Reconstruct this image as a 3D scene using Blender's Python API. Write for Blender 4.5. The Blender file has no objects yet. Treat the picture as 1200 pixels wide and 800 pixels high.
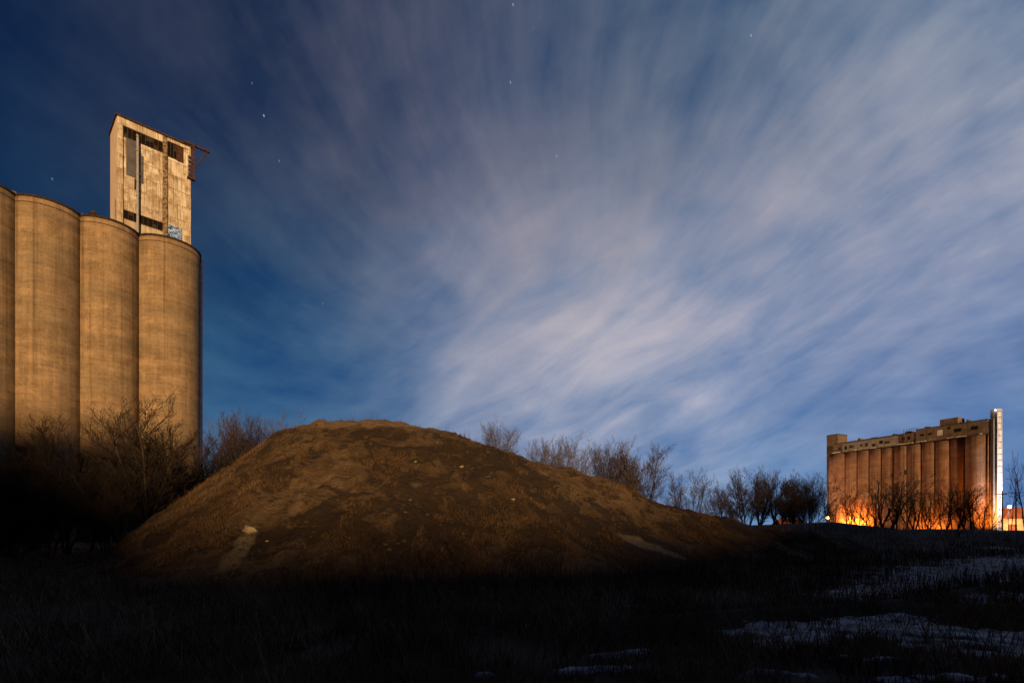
import bpy, math, random
import numpy as np
from mathutils import Vector, Matrix, noise as mnoise

random.seed(7)
SC = bpy.context.scene
COL = SC.collection
R = math.radians
EYE = 1.7
F = 640.0            # focal length in photo pixels (1200 wide)
HOR = 620.0

# ------------------------------------------------------------------ camera
cd = bpy.data.cameras.new('camera')
cam = bpy.data.objects.new('camera', cd); COL.objects.link(cam)
cam.location = (0, 0, EYE); cam.rotation_euler = (R(90), 0, 0)
cd.sensor_width = 36; cd.lens = F / 1200 * 36; cd.shift_y = (HOR - 400) / 1200
cd.clip_start = 0.05; cd.clip_end = 12000
SC.camera = cam
SC.view_settings.view_transform = 'Standard'; SC.view_settings.look = 'None'
SC.view_settings.exposure = 0; SC.view_settings.gamma = 1
SC.cycles.use_denoising = True
SC.cycles.max_bounces = 4; SC.cycles.diffuse_bounces = 2; SC.cycles.glossy_bounces = 2
SC.cycles.sample_clamp_indirect = 4

def lin(c):
    c = c / 255
    return c / 12.92 if c <= 0.04045 else ((c + 0.055) / 1.055) ** 2.4
def rgb(r, g, b): return (lin(r), lin(g), lin(b))

# ------------------------------------------------------------------ node helpers
class N:
    def __init__(s, tree): s.t = tree; s.n = tree.nodes; s.l = tree.links
    def put(s, sock, v):
        if isinstance(v, bpy.types.NodeSocket): s.l.new(v, sock)
        elif v is not None:
            try: sock.default_value = v
            except Exception: sock.default_value = (*v, 1) if len(v) == 3 else v
    def m(s, op, a, b=None, c=None, clamp=False):
        n = s.n.new('ShaderNodeMath'); n.operation = op; n.use_clamp = clamp
        for k, v in enumerate((a, b, c)):
            if v is not None: s.put(n.inputs[k], v)
        return n.outputs[0]
    def v(s, op, a, b=None, scale=None):
        n = s.n.new('ShaderNodeVectorMath'); n.operation = op
        s.put(n.inputs[0], a)
        if b is not None: s.put(n.inputs[1], b)
        if scale is not None: s.put(n.inputs['Scale'], scale)
        return n.outputs['Value'] if op in ('DOT_PRODUCT', 'LENGTH') else n.outputs[0]
    def comb(s, x, y, z):
        n = s.n.new('ShaderNodeCombineXYZ')
        for k, v in enumerate((x, y, z)): s.put(n.inputs[k], v)
        return n.outputs[0]
    def sep(s, v):
        n = s.n.new('ShaderNodeSeparateXYZ'); s.put(n.inputs[0], v); return n.outputs
    def noise(s, vec, scale, detail=4, rough=.55, dist=0):
        n = s.n.new('ShaderNodeTexNoise'); s.put(n.inputs['Vector'], vec)
        n.inputs['Scale'].default_value = scale; n.inputs['Detail'].default_value = detail
        n.inputs['Roughness'].default_value = rough; n.inputs['Distortion'].default_value = dist
        return n.outputs[0]
    def ramp(s, x, a, b, lo=0.0, hi=1.0):
        n = s.n.new('ShaderNodeMapRange'); n.interpolation_type = 'SMOOTHSTEP'
        s.put(n.inputs[0], x)
        for k, v in zip((1, 2, 3, 4), (a, b, lo, hi)): s.put(n.inputs[k], v)
        return n.outputs[0]
    def mix(s, f, a, b, mode='MIX'):
        n = s.n.new('ShaderNodeMix'); n.data_type = 'RGBA'; n.blend_type = mode
        s.put(n.inputs[0], f)
        for k, v in ((6, a), (7, b)):
            if isinstance(v, tuple) and len(v) == 3: v = (*v, 1)
            s.put(n.inputs[k], v)
        return n.outputs[2]
    def scale(s, vec, x, y, z):
        return s.v('MULTIPLY', vec, (x, y, z))

def pdir(px, py):
    return Vector(((px - 600) / F, 1, (HOR - py) / F)).normalized()

# ------------------------------------------------------------------ sky
world = bpy.data.worlds.new('World'); SC.world = world; world.use_nodes = True
world.cycles.sampling_method = 'MANUAL'; world.cycles.sample_map_resolution = 256
wt = world.node_tree; wt.nodes.clear(); W = N(wt)
tc = wt.nodes.new('ShaderNodeTexCoord')
P = W.v('NORMALIZE', tc.outputs['Generated'])
SKY = [(20,20,8,30,62),(150,10,34,44,72),(60,150,10,36,74),(180,100,34,44,74),(300,60,56,58,84),(60,205,12,42,84),
 (300,200,56,62,90),(280,320,26,56,98),(255,440,24,70,118),(450,30,60,66,92),(430,190,60,66,96),(400,320,46,72,112),
 (340,420,40,80,122),(400,470,76,106,150),(600,50,54,68,98),(560,200,80,84,112),(550,330,82,94,128),(480,425,98,116,152),
 (570,440,146,150,174),(650,390,168,166,184),(650,290,118,124,146),(720,400,166,164,182),(600,350,158,156,174),(750,70,66,82,110),(760,190,86,100,128),(900,50,70,92,120),
 (790,340,164,162,180),(900,320,166,164,184),(960,270,156,156,178),(880,190,88,104,134),(1030,215,152,154,176),(1050,90,84,106,136),(1160,40,92,118,150),(1150,170,146,150,174),
 (1100,320,130,140,172),(1190,400,88,114,160),(1000,410,124,136,172),(860,420,142,148,178),(750,480,130,146,180),(640,520,108,134,178),
 (900,500,98,128,174),(1100,460,82,116,168),(900,575,98,138,188),(1190,560,98,132,186),(520,490,92,122,166),(300,520,48,92,144),(250,570,88,116,164)]
SKY = [(a, b, r * .97, g * 1.02, bl * .97) if a < 460 and b > 140 else (a, b, r, g * 1.01, bl * .98) if a < 460 else (a, b, r, g, bl) for a, b, r, g, bl in SKY]
pts = [(pdir(a, b), rgb(r, g, bl)) for a, b, r, g, bl in SKY]
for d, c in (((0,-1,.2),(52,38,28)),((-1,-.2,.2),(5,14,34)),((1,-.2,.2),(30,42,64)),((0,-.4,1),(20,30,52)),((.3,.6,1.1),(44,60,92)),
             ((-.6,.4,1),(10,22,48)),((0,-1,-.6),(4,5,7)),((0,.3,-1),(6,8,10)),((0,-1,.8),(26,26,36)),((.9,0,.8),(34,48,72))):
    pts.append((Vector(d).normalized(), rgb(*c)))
acc = None; wsum = None
K = 75.0
# streak-bent lookup direction, so that the broad masses also get torn edges
AX = pdir(690, 505); RX = AX.cross(Vector((0, 0, 1))).normalized(); NX = RX.cross(AX).normalized()
a_ = W.v('DOT_PRODUCT', P, tuple(AX)); r_ = W.v('DOT_PRODUCT', P, tuple(RX)); n_ = W.v('DOT_PRODUCT', P, tuple(NX))
th = W.m('ARCTAN2', r_, n_)
rho = W.m('ARCCOSINE', W.m('MULTIPLY', a_, .9999))
wob = W.m('MULTIPLY', W.m('SUBTRACT', W.noise(P, 1.3, 1), .5), .4)
# the air moved a little sideways across the long exposure: bend the streaks
th2 = W.m('ADD', th, W.m('MULTIPLY', wob, W.ramp(rho, .05, .6)))
def streak(kt, kr, off, det=4, rough=.5):
    return W.noise(W.comb(W.m('MULTIPLY', th2, kt), W.m('MULTIPLY', rho, kr), off), 1.0, det, rough, .25)
s1 = streak(3.0, 5.0, 1.7, 3)
s2 = streak(6.0, 5.0, 5.1, 4, .55)
s3 = streak(15., 6.0, 9.3, 4, .55)
s4 = streak(5.0, 9.0, 12.9, 4, .55)
s5 = W.noise(W.scale(P, 1, 1, 1.8), 5.5, 5, .55, .3)
near = W.ramp(rho, .22, .72)
DA = Vector((.87, 0, .50)); DB = Vector((-.50, 0, .87))
qa = W.v('DOT_PRODUCT', P, tuple(DA)); qb = W.m('ADD', W.v('DOT_PRODUCT', P, tuple(DB)), W.m('MULTIPLY', wob, .22)); qy = W.sep(P)[1]
s6 = W.noise(W.comb(W.m('MULTIPLY', qa, 5.0), W.m('MULTIPLY', qb, 17.0), W.m('MULTIPLY', qy, 2.0)), 1.0, 5, .58, .5)
s7 = W.noise(W.comb(W.m('MULTIPLY', qa, 3.0), W.m('MULTIPLY', qb, 6.5), 4.0), 1.0, 3, .5, .6)
PB = W.v('NORMALIZE', W.v('ADD', P, W.comb(W.m('MULTIPLY', W.m('SUBTRACT', W.mix(near, s7, s4), .5), .16), 0.0, W.m('MULTIPLY', W.m('SUBTRACT', W.mix(near, s6, s2), .5), .20))))
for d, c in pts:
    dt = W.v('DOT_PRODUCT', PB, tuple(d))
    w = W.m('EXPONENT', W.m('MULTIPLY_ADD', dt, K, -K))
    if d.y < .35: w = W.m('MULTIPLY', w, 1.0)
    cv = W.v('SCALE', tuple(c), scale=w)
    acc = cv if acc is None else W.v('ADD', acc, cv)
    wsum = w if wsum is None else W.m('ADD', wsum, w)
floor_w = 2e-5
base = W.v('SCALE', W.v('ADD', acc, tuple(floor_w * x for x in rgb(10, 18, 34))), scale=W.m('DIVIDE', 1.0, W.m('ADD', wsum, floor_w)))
st = W.m('ADD', W.m('ADD', W.m('MULTIPLY', W.m('SUBTRACT', s1, .5), 1.0), W.m('MULTIPLY', W.m('SUBTRACT', s2, .5), 1.35)),
         W.m('ADD', W.m('MULTIPLY', W.m('SUBTRACT', s3, .5), 1.25), W.m('MULTIPLY', W.m('SUBTRACT', s4, .5), 1.3)))
st = W.m('ADD', W.m('MULTIPLY', st, W.m('MULTIPLY_ADD', near, .85, .0)), W.m('MULTIPLY', W.m('SUBTRACT', s5, .5), .8))
dg = W.m('ADD', W.m('MULTIPLY', W.m('SUBTRACT', s6, .5), 1.35), W.m('MULTIPLY', W.m('SUBTRACT', s7, .5), 1.0))
st = W.m('ADD', st, W.m('MULTIPLY', dg, W.m('SUBTRACT', 1.0, W.m('MULTIPLY', near, .75))))
base = W.v('MULTIPLY', base, (1.05, 1.08, 1.04))
lo = W.v('MULTIPLY', base, (.46, .66, .84)); hi = W.v('MULTIPLY', base, (1.56, 1.36, 1.18))
f = W.m('MULTIPLY_ADD', st, 1.15, .52, clamp=True)
sky = W.mix(f, lo, hi)
# stars (short marks of a long exposure): fixed directions, plus faint small ones
voro = wt.nodes.new('ShaderNodeTexVoronoi'); voro.inputs['Scale'].default_value = 34
wt.links.new(P, voro.inputs['Vector'])
vsep = W.sep(voro.outputs['Color'])
sm = W.m('MULTIPLY', W.ramp(voro.outputs['Distance'], .012, .024, 1, 0), W.m('GREATER_THAN', vsep[0], .86))
sm = W.m('MULTIPLY', sm, W.m('MULTIPLY', W.sep(P)[2], W.ramp(W.sep(base)[0], .02, .16, .55, .03)))
star = W.m('MULTIPLY', sm, .55)
for px, py, b in ((601,5,.22),(598,96,.2),(309,135,.4),(652,182,.18),(880,41,.18),(327,188,.12),(61,209,.13),(295,97,.10),(378,355,.09)):
    for dy in (0, 1.4):
        dt = W.v('DOT_PRODUCT', P, tuple(pdir(px + dy * .3, py + dy)))
        star = W.m('ADD', star, W.m('MULTIPLY', W.ramp(dt, 1 - 5e-7, 1 - 1e-7), b))
sky = W.v('ADD', sky, W.v('SCALE', (.75, .9, 1.0), scale=star))
bg = wt.nodes.new('ShaderNodeBackground'); wo = wt.nodes.new('ShaderNodeOutputWorld')
wt.links.new(sky, bg.inputs[0]); bg.inputs[1].default_value = 1.0
wt.links.new(bg.outputs[0], wo.inputs[0])

# ------------------------------------------------------------------ key light (the town's low warm light behind the viewer)
LD = Vector((-.20, .98, -.105)).normalized()
sd = bpy.data.lights.new('sun', 'SUN'); sun = bpy.data.objects.new('sun', sd); COL.objects.link(sun)
sd.energy = 4.9; sd.color = (1.0, .63, .30); sd.angle = R(3.6)
sun.rotation_euler = LD.to_track_quat('-Z', 'Y').to_euler()

# ------------------------------------------------------------------ object helpers
def link(name, data, parent=None, loc=None):
    o = bpy.data.objects.new(name, data); COL.objects.link(o)
    if parent is not None: o.parent = parent
    if loc is not None: o.location = loc
    return o
def tag(o, label=None, cat=None, group=None, kind=None):
    if label: o['label'] = label
    if cat: o['category'] = cat
    if group: o['group'] = group
    if kind: o['kind'] = kind
    return o
def empty(name, loc=(0, 0, 0), rz=0.0):
    o = link(name, None, None, loc); o.rotation_euler = (0, 0, rz); return o

class MB:
    """collects boxes, tubes and cylinders; build() links them as one mesh object"""
    def __init__(s): s.v = []; s.f = []
    def box(s, x0, x1, y0, y1, z0, z1, mat=None):
        b = len(s.v)
        for z in (z0, z1):
            for x, y in ((x0, y0), (x1, y0), (x1, y1), (x0, y1)):
                s.v.append((x, y, z))
        for q in ((0,3,2,1),(4,5,6,7),(0,1,5,4),(1,2,6,5),(2,3,7,6),(3,0,4,7)): s.f.append(tuple(b + i for i in q))
        return s
    def tube(s, pts, rads, n=4, cap=True):
        b = len(s.v); m = len(pts); up = Vector((0, 0, 1))
        for i, p in enumerate(pts):
            p = Vector(p)
            t = (Vector(pts[min(i + 1, m - 1)]) - Vector(pts[max(i - 1, 0)])).normalized()
            a = t.cross(up if abs(t.z) < .9 else Vector((1, 0, 0))).normalized(); c = t.cross(a)
            r = rads[i] if hasattr(rads, '__len__') else rads
            for k in range(n):
                g = 2 * math.pi * k / n
                s.v.append(tuple(p + a * (r * math.cos(g)) + c * (r * math.sin(g))))
        for i in range(m - 1):
            for k in range(n):
                k2 = (k + 1) % n
                s.f.append((b + i*n + k, b + i*n + k2, b + (i+1)*n + k2, b + (i+1)*n + k))
        if cap:
            s.f.append(tuple(b + k for k in range(n))[::-1]); s.f.append(tuple(b + (m-1)*n + k for k in range(n)))
        return s
    def cyl(s, x, y, z0, z1, r0, r1=None, n=32, rings=1):
        r1 = r0 if r1 is None else r1
        return s.tube([(x, y, z0 + (z1 - z0) * i / rings) for i in range(rings + 1)], [r0 + (r1 - r0) * i / rings for i in range(rings + 1)], n)
    def mesh(s, name, mat, smooth=False):
        me = bpy.data.meshes.new(name); me.from_pydata(s.v, [], s.f); me.update()
        if mat: me.materials.append(mat)
        if smooth: me.shade_smooth()
        return me
    def build(s, name, mat, parent=None, loc=None, smooth=False):
        return link(name, s.mesh(name, mat, smooth), parent, loc)

def np_mesh(name, V, Fc, mat, smooth=True):
    """V (n,3), Fc (m,k) arrays"""
    me = bpy.data.meshes.new(name); k = Fc.shape[1]
    me.vertices.add(len(V)); me.vertices.foreach_set('co', np.asarray(V, dtype=np.float32).ravel())
    me.loops.add(Fc.size); me.loops.foreach_set('vertex_index', Fc.astype(np.int32).ravel())
    me.polygons.add(len(Fc)); me.polygons.foreach_set('loop_start', np.arange(0, Fc.size, k, dtype=np.int32))
    me.update(calc_edges=True); me.validate()
    if mat: me.materials.append(mat)
    if smooth: me.shade_smooth()
    return me

# numpy value noise
_rs = np.random.RandomState(11); _T = _rs.rand(512, 512)
def vnoise(x, y):
    xi = np.floor(x).astype(int); yi = np.floor(y).astype(int); fx = x - xi; fy = y - yi
    fx = fx * fx * (3 - 2 * fx); fy = fy * fy * (3 - 2 * fy)
    g = lambda a, b: _T[a % 512, b % 512]
    return (g(xi, yi) * (1-fx) + g(xi+1, yi) * fx) * (1-fy) + (g(xi, yi+1) * (1-fx) + g(xi+1, yi+1) * fx) * fy
def fbm(x, y, o=4):
    s = 0; a = .5; n = 0
    for i in range(o):
        s = s + a * (vnoise(x + 17.3 * i, y + 9.1 * i) - .5); n += a; a *= .5; x = x * 2.03; y = y * 2.03
    return s / n

# ------------------------------------------------------------------ materials
def mat(name, fn, rough=.95, spec=.15):
    m = bpy.data.materials.new(name); m.use_nodes = True; t = m.node_tree
    b = t.nodes['Principled BSDF']; b.inputs['Roughness'].default_value = rough
    b.inputs['Specular IOR Level'].default_value = spec
    q = N(t); tcn = t.nodes.new('ShaderNodeTexCoord')
    r = fn(q, tcn)
    if isinstance(r, tuple) and not isinstance(r[0], float):
        c, bump = r[0], r[1]; st_ = r[2] if len(r) > 2 else .4; ds = r[3] if len(r) > 3 else .05
        bn = t.nodes.new('ShaderNodeBump'); bn.inputs['Strength'].default_value = st_; bn.inputs['Distance'].default_value = ds
        t.links.new(bump, bn.inputs['Height']); t.links.new(bn.outputs[0], b.inputs['Normal'])
    else: c = r
    q.put(b.inputs['Base Color'], (*c, 1) if isinstance(c, tuple) else c)
    return m
def flat(name, c, var=.35, sc=3.0, **k):
    def fn(q, t):
        n = q.noise(t.outputs['Object'], sc, 5, .6)
        return q.mix(q.ramp(n, .3, .7), tuple(x * (1 - var) for x in c), tuple(x * (1 + var) for x in c)), n
    return mat(name, fn, **k)
def emit(name, c, s):
    m = bpy.data.materials.new(name); m.use_nodes = True; b = m.node_tree.nodes['Principled BSDF']
    b.inputs['Base Color'].default_value = (*c, 1)
    b.inputs['Emission Color'].default_value = (*c, 1); b.inputs['Emission Strength'].default_value = s
    return m

def concrete(c1, c2, c3, zs=1.0, lift=1.25):
    def fn(q, t):
        P_ = t.outputs['Object']; oi = t.id_data if False else None
        info = q.n.new('ShaderNodeObjectInfo')
        off = q.v('SCALE', (13.0, 7.0, 0.0), scale=info.outputs['Random'])
        P2 = q.v('ADD', P_, q.v('SCALE', (0.0, 0.0, 3.0), scale=info.outputs['Random']))
        z = q.sep(P_)[2]
        z = q.m('ADD', z, q.m('MULTIPLY', q.noise(P2, .35 * zs, 2), .5))
        # pour lifts: thin horizontal joints of uneven strength, and bands of differing batches
        zc = q.comb(0.0, 0.0, z)
        fine = q.noise(q.scale(zc, 1, 1, 1), 2.6 * zs, 4, .7)
        broad = q.noise(q.v('ADD', q.scale(q.v('MULTIPLY', P2, (.12, .12, 1)), 1, 1, 1), off), .30 * zs, 4, .6)
        blot = q.noise(q.v('ADD', P2, off), .55 * zs, 7, .68, .4)
        mott = q.noise(q.v('ADD', P2, off), 3.2 * zs, 6, .7)
        strk = q.noise(q.v('ADD', q.scale(P2, 2.2 * zs, 2.2 * zs, .07 * zs), off), 1.0, 5, .7)
        seam = q.m('PINGPONG', z, lift / zs / 2)
        seam = q.m('MULTIPLY', q.ramp(seam, 0, .05 / zs, 1, 0), q.ramp(q.noise(P2, .8 * zs, 3), .4, .65))
        c = q.mix(q.ramp(blot, .34, .66), c1, c2)
        c = q.mix(q.m('MULTIPLY', q.ramp(broad, .40, .62), .6), c, c3)
        ban = q.noise(q.v('MULTIPLY', q.comb(q.sep(P2)[0], q.sep(P2)[1], z), (.10, .10, 1.0)), 1.25 * zs, 6, .78)
        v = q.m('ADD', q.m('ADD', q.m('MULTIPLY_ADD', fine, .45, .775), q.m('MULTIPLY_ADD', ban, 1.3, -.65)), q.m('ADD', q.m('MULTIPLY_ADD', mott, .95, -.475), q.m('MULTIPLY_ADD', strk, .95, -.475)))
        v = q.m('MULTIPLY', v, q.m('MULTIPLY_ADD', seam, -.28, 1.0))
        run = q.noise(q.v('ADD', q.v('MULTIPLY', P2, (1.1 * zs, 1.1 * zs, .018)), off), 1.0, 4, .65)
        v = q.m('MULTIPLY', v, q.m('MULTIPLY_ADD', q.ramp(run, .54, .70), -.38, 1.0))
        v = q.m('MULTIPLY', v, q.m('MULTIPLY_ADD', q.ramp(run, .36, .30), .22, 1.0))
        return q.v('SCALE', c, scale=v), q.m('ADD', mott, q.m('MULTIPLY', seam, -.6)), .35, .06
    return fn
M = {}
M['silo'] = mat('weathered_concrete', concrete((.215,.145,.085), (.32,.222,.132), (.20,.155,.10)))
M['farsilo'] = mat('far_concrete', concrete((.17,.095,.062), (.25,.145,.095), (.14,.085,.06), .55, 1.6))
M['rim'] = flat('rusted_rim', (.045,.030,.022))
M['rimlight'] = flat('roof_edge', (.16,.12,.085), .5, 2)
M['rust'] = flat('rust', (.07,.035,.022), .5, 4)
M['black'] = flat('opening', (.008,.007,.007), .3)
M['pane'] = flat('dirty_pane', (.035,.03,.028), .7, 3)
M['pipe'] = flat('galvanised_pipe', (.30,.30,.32), .2, 3, rough=.6)
M['greypanel'] = flat('grey_sheeting', (.105,.10,.11), .22, 1.2)
M['bark'] = flat('bark', (.045,.034,.027), .4, 6)
M['twig'] = flat('twigs', (.045,.030,.023), .4, 2)
M['twig2'] = flat('reddish_twigs', (.10,.08,.065), .35, 2)
M['wood'] = flat('old_wood', (.05,.04,.035), .4, 3)
M['white'] = mat('white_cladding', lambda q, t: (q.mix(q.ramp(q.noise(q.scale(t.outputs['Object'], 1, 1, .25), 1.2, 5, .7), .35, .65), (.38,.38,.40), (.58,.59,.62)), q.noise(t.outputs['Object'], 2, 4)), rough=.6)
M['brick'] = flat('red_roof', (.16,.055,.035), .3, .6)
M['wallb'] = flat('pale_wall', (.38,.30,.22), .2, .5)
M['boulder'] = flat('pale_stone', (.30,.24,.15), .35, 4)
M['rubble'] = flat('rubble', (.065,.045,.028), .5, 6)
M['stake'] = flat('white_stake', (.55,.55,.52), .2, 3)
M['gallery'] = mat('gallery_wall', concrete((.10,.07,.05), (.18,.13,.09), (.13,.10,.085), .6, 2.2))
M['gallerygrey'] = mat('gallery_grey_wall', concrete((.17,.155,.145), (.25,.235,.22), (.14,.13,.12), .6, 2.2))

def hh_fn(q, t):
    # sheet cladding in uneven courses, rust running down from each joint
    P_ = t.outputs['Object']; x, y, z = q.sep(P_)
    h = q.m('ADD', x, y)
    bt = q.n.new('ShaderNodeTexBrick'); bt.offset = .37; bt.offset_frequency = 2; bt.squash = .72; bt.squash_frequency = 3
    q.put(bt.inputs['Vector'], q.comb(h, z, 0.0)); bt.inputs['Scale'].default_value = 1
    bt.inputs['Brick Width'].default_value = 2.3; bt.inputs['Row Height'].default_value = 2.05
    bt.inputs['Mortar Size'].default_value = .035; bt.inputs['Mortar Smooth'].default_value = .3
    bt.inputs['Color1'].default_value = (.1,.1,.1,1); bt.inputs['Color2'].default_value = (.9,.9,.9,1)
    tone = q.sep(bt.outputs['Color'])[0]; mort = bt.outputs['Fac']
    strk = q.noise(q.comb(q.m('MULTIPLY', h, 7.0), 0.0, q.m('MULTIPLY', z, .28)), 1.0, 5, .7)
    blot = q.noise(P_, .7, 6, .7)
    fine = q.noise(P_, 9, 3)
    c = q.mix(q.ramp(tone, .1, .9), (.56,.49,.38), (.78,.71,.58))
    c = q.mix(q.m('MULTIPLY', q.ramp(strk, .44, .66), .8), c, (.25,.15,.075))
    c = q.mix(q.m('MULTIPLY', q.ramp(blot, .44, .62), .75), c, (.30,.20,.11))
    rowz = q.m('FRACT', q.m('DIVIDE', z, 2.05))
    run = q.m('MULTIPLY', q.ramp(rowz, .25, 1.0), q.ramp(q.noise(q.comb(q.m('MULTIPLY', h, 2.6), 0.0, q.m('MULTIPLY', z, .5)), 1, 4, .7), .45, .65))
    c = q.mix(q.m('MULTIPLY', run, .8), c, (.20,.12,.065))
    c = q.mix(q.m('MULTIPLY', mort, .38), c, (.10,.07,.05))
    c = q.v('SCALE', c, scale=q.m('MULTIPLY_ADD', fine, .35, .82))
    return c, q.m('SUBTRACT', strk, mort), .4, .05
M['head'] = mat('stained_cladding', hh_fn, rough=.8)
M['headplain'] = mat('pale_side_cladding', lambda q, t: (q.mix(q.ramp(q.noise(q.scale(t.outputs['Object'], 2, 2, .25), 1, 6, .7), .35, .72), (.74,.60,.50), (.50,.38,.27)), q.noise(t.outputs['Object'], 4, 4)), rough=.85)
M['pilaster'] = mat('mottled_pilaster', lambda q, t: (q.mix(q.ramp(q.noise(t.outputs['Object'], 2.4, 8, .8), .44, .56), (.34,.25,.15), (.085,.06,.045)), q.noise(t.outputs['Object'], 5, 4)), rough=.9)

def spray(q, t):
    P_ = t.outputs['Object']
    a = q.noise(P_, 1.9, 3, .5, 2.4); b = q.noise(q.v('ADD', P_, (4.0, 2.0, 7.0)), 2.6, 2, .5, 3.0)
    c = q.mix(q.ramp(a, .50, .53), (.02,.025,.04), (.12,.34,.95))
    c = q.mix(q.ramp(b, .52, .54), c, (.45,.62,.95))
    c = q.mix(q.ramp(q.noise(P_, 3.1, 2, .5, 3), .60, .62), c, (.01,.01,.015))
    return c
M['spray'] = mat('spray_paint', spray, rough=.5)
M['tagpaint'] = mat('side_spray_paint', lambda q, t: q.mix(q.ramp(q.noise(t.outputs['Object'], 2.3, 2, .5, 3), .50, .52), (.52,.44,.38), (.20,.03,.03)))

def ground_fn(q, t):
    P_ = t.outputs['Object']
    a = q.noise(P_, .16, 6, .6); b = q.noise(P_, 1.6, 7, .7); g = q.noise(P_, 9, 5, .7)
    c = q.mix(q.ramp(a, .38, .62), (.050,.038,.028), (.095,.070,.050))
    c = q.mix(q.m('MULTIPLY', q.ramp(b, .48, .70), .6), c, (.095,.065,.042))
    c = q.mix(q.m('MULTIPLY', q.ramp(g, .5, .7), .5), c, (.010,.008,.006))
    return c, q.m('ADD', b, q.m('MULTIPLY', g, .5)), .7, .12
M['ground'] = mat('dark_earth', ground_fn)
CHX, CHY, CHA = -9.5, 18.9, .2
def mound_fn(q, t):
    P_ = t.outputs['Object']
    big = q.noise(q.v('ADD', P_, (3.0, 1.0, 5.0)), .17, 5, .55, .6)
    mid = q.noise(P_, .75, 8, .68, .5)
    run = q.noise(q.scale(P_, 1.0, .30, .30), 1.5, 6, .7, .5)
    fin = q.noise(P_, 5.5, 6, .75)
    x, y, z = q.sep(P_)
    c = q.mix(q.ramp(mid, .36, .64), (.085,.053,.028), (.20,.132,.070))
    c = q.mix(q.m('MULTIPLY', q.ramp(run, .52, .66), .5), c, (.21,.145,.080))
    # dead weeds and damp loam in patches, fading out towards the lighter top
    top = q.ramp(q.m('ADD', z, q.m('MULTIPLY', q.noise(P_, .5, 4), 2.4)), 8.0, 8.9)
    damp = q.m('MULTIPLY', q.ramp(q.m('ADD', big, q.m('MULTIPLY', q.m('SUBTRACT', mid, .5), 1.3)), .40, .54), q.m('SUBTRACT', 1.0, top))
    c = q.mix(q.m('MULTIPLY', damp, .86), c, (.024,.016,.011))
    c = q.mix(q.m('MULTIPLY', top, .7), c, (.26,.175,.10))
    c = q.mix(q.m('MULTIPLY', q.ramp(fin, .50, .68), .55), c, (.035,.022,.013))
    # sandy chute fanning down to the right foot
    def blob(cx, cy, rx, ry, ang):
        dx = q.m('SUBTRACT', x, cx); dy = q.m('SUBTRACT', y, cy); ca, sa = math.cos(ang), math.sin(ang)
        u = q.m('ADD', q.m('MULTIPLY', dx, ca / rx), q.m('MULTIPLY', dy, sa / rx)); v = q.m('ADD', q.m('MULTIPLY', dx, -sa / ry), q.m('MULTIPLY', dy, ca / ry))
        d = q.m('SQRT', q.m('ADD', q.m('MULTIPLY', u, u), q.m('MULTIPLY', v, v)))
        return q.ramp(q.m('ADD', d, q.m('MULTIPLY', q.m('SUBTRACT', mid, .5), 1.6)), 1.0, .55)
    c = q.mix(q.m('MULTIPLY', blob(6.4, 25.0, 1.9, .6, -.3), .75), c, (.24,.19,.13))
    c = q.mix(q.m('MULTIPLY', blob(CHX, CHY, .42, 2.2, CHA), q.ramp(fin, .35, .60, .25, .9)), c, (.27,.21,.115))
    return c, q.m('ADD', q.m('ADD', mid, q.m('MULTIPLY', fin, .45)), q.m('MULTIPLY', run, .5)), .9, .30
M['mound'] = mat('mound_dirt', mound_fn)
M['snow'] = mat('old_snow', lambda q, t: (q.mix(q.ramp(q.noise(t.outputs['Object'], 2.4, 8, .75), .40, .58), (.34,.36,.42), (.06,.06,.065)), q.noise(t.outputs['Object'], 5, 6), .6, .05), rough=.7, spec=.3)
M['grass'] = flat('dead_grass', (.19,.125,.07), .75, .6)
M['weed'] = flat('reddish_weeds', (.050,.034,.026), .4, .5)
M['moundgrass'] = flat('mound_grass', (.10,.060,.030), .7, .5)

# ------------------------------------------------------------------ terrain
def seg_dist(x, y, pl):
    best = None; tbest = None; L = 0
    for (ax, ay), (bx, by) in zip(pl[:-1], pl[1:]):
        dx, dy = bx - ax, by - ay; l2 = dx*dx + dy*dy
        t = np.clip(((x-ax)*dx + (y-ay)*dy) / l2, 0, 1)
        d = np.hypot(x - ax - t*dx, y - ay - t*dy); s = L + t * math.sqrt(l2)
        if best is None: best, tbest = d, s
        else:
            k = d < best; tbest = np.where(k, s, tbest); best = np.minimum(best, d)
        L += math.sqrt(l2)
    return best, tbest
def gp(px, py, h=0.0):
    D = (EYE - h) * F / (py - HOR); return ((px - 600) / F * D, D)
LEDGE = [gp(700, 742), gp(870, 729), gp(960, 722), gp(1050, 715), gp(1130, 699), gp(1200, 689), gp(1290, 680)]
LEDGE2 = [gp(1108, 720), gp(1160, 719), gp(1290, 719)]
def crest(x):
    # added embankment, unseen behind the viewer, shaped to shade the lower scene
    return np.interp(x, [-160, -22, -19, -15, -9, -1.5, 1.5, 6, 16, 28, 60, 150, 300], [28, 28, 22, 16.5, 14, 11.0, 9.2, 8.9, 9.3, 11.0, 20, 33, 33])
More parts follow.
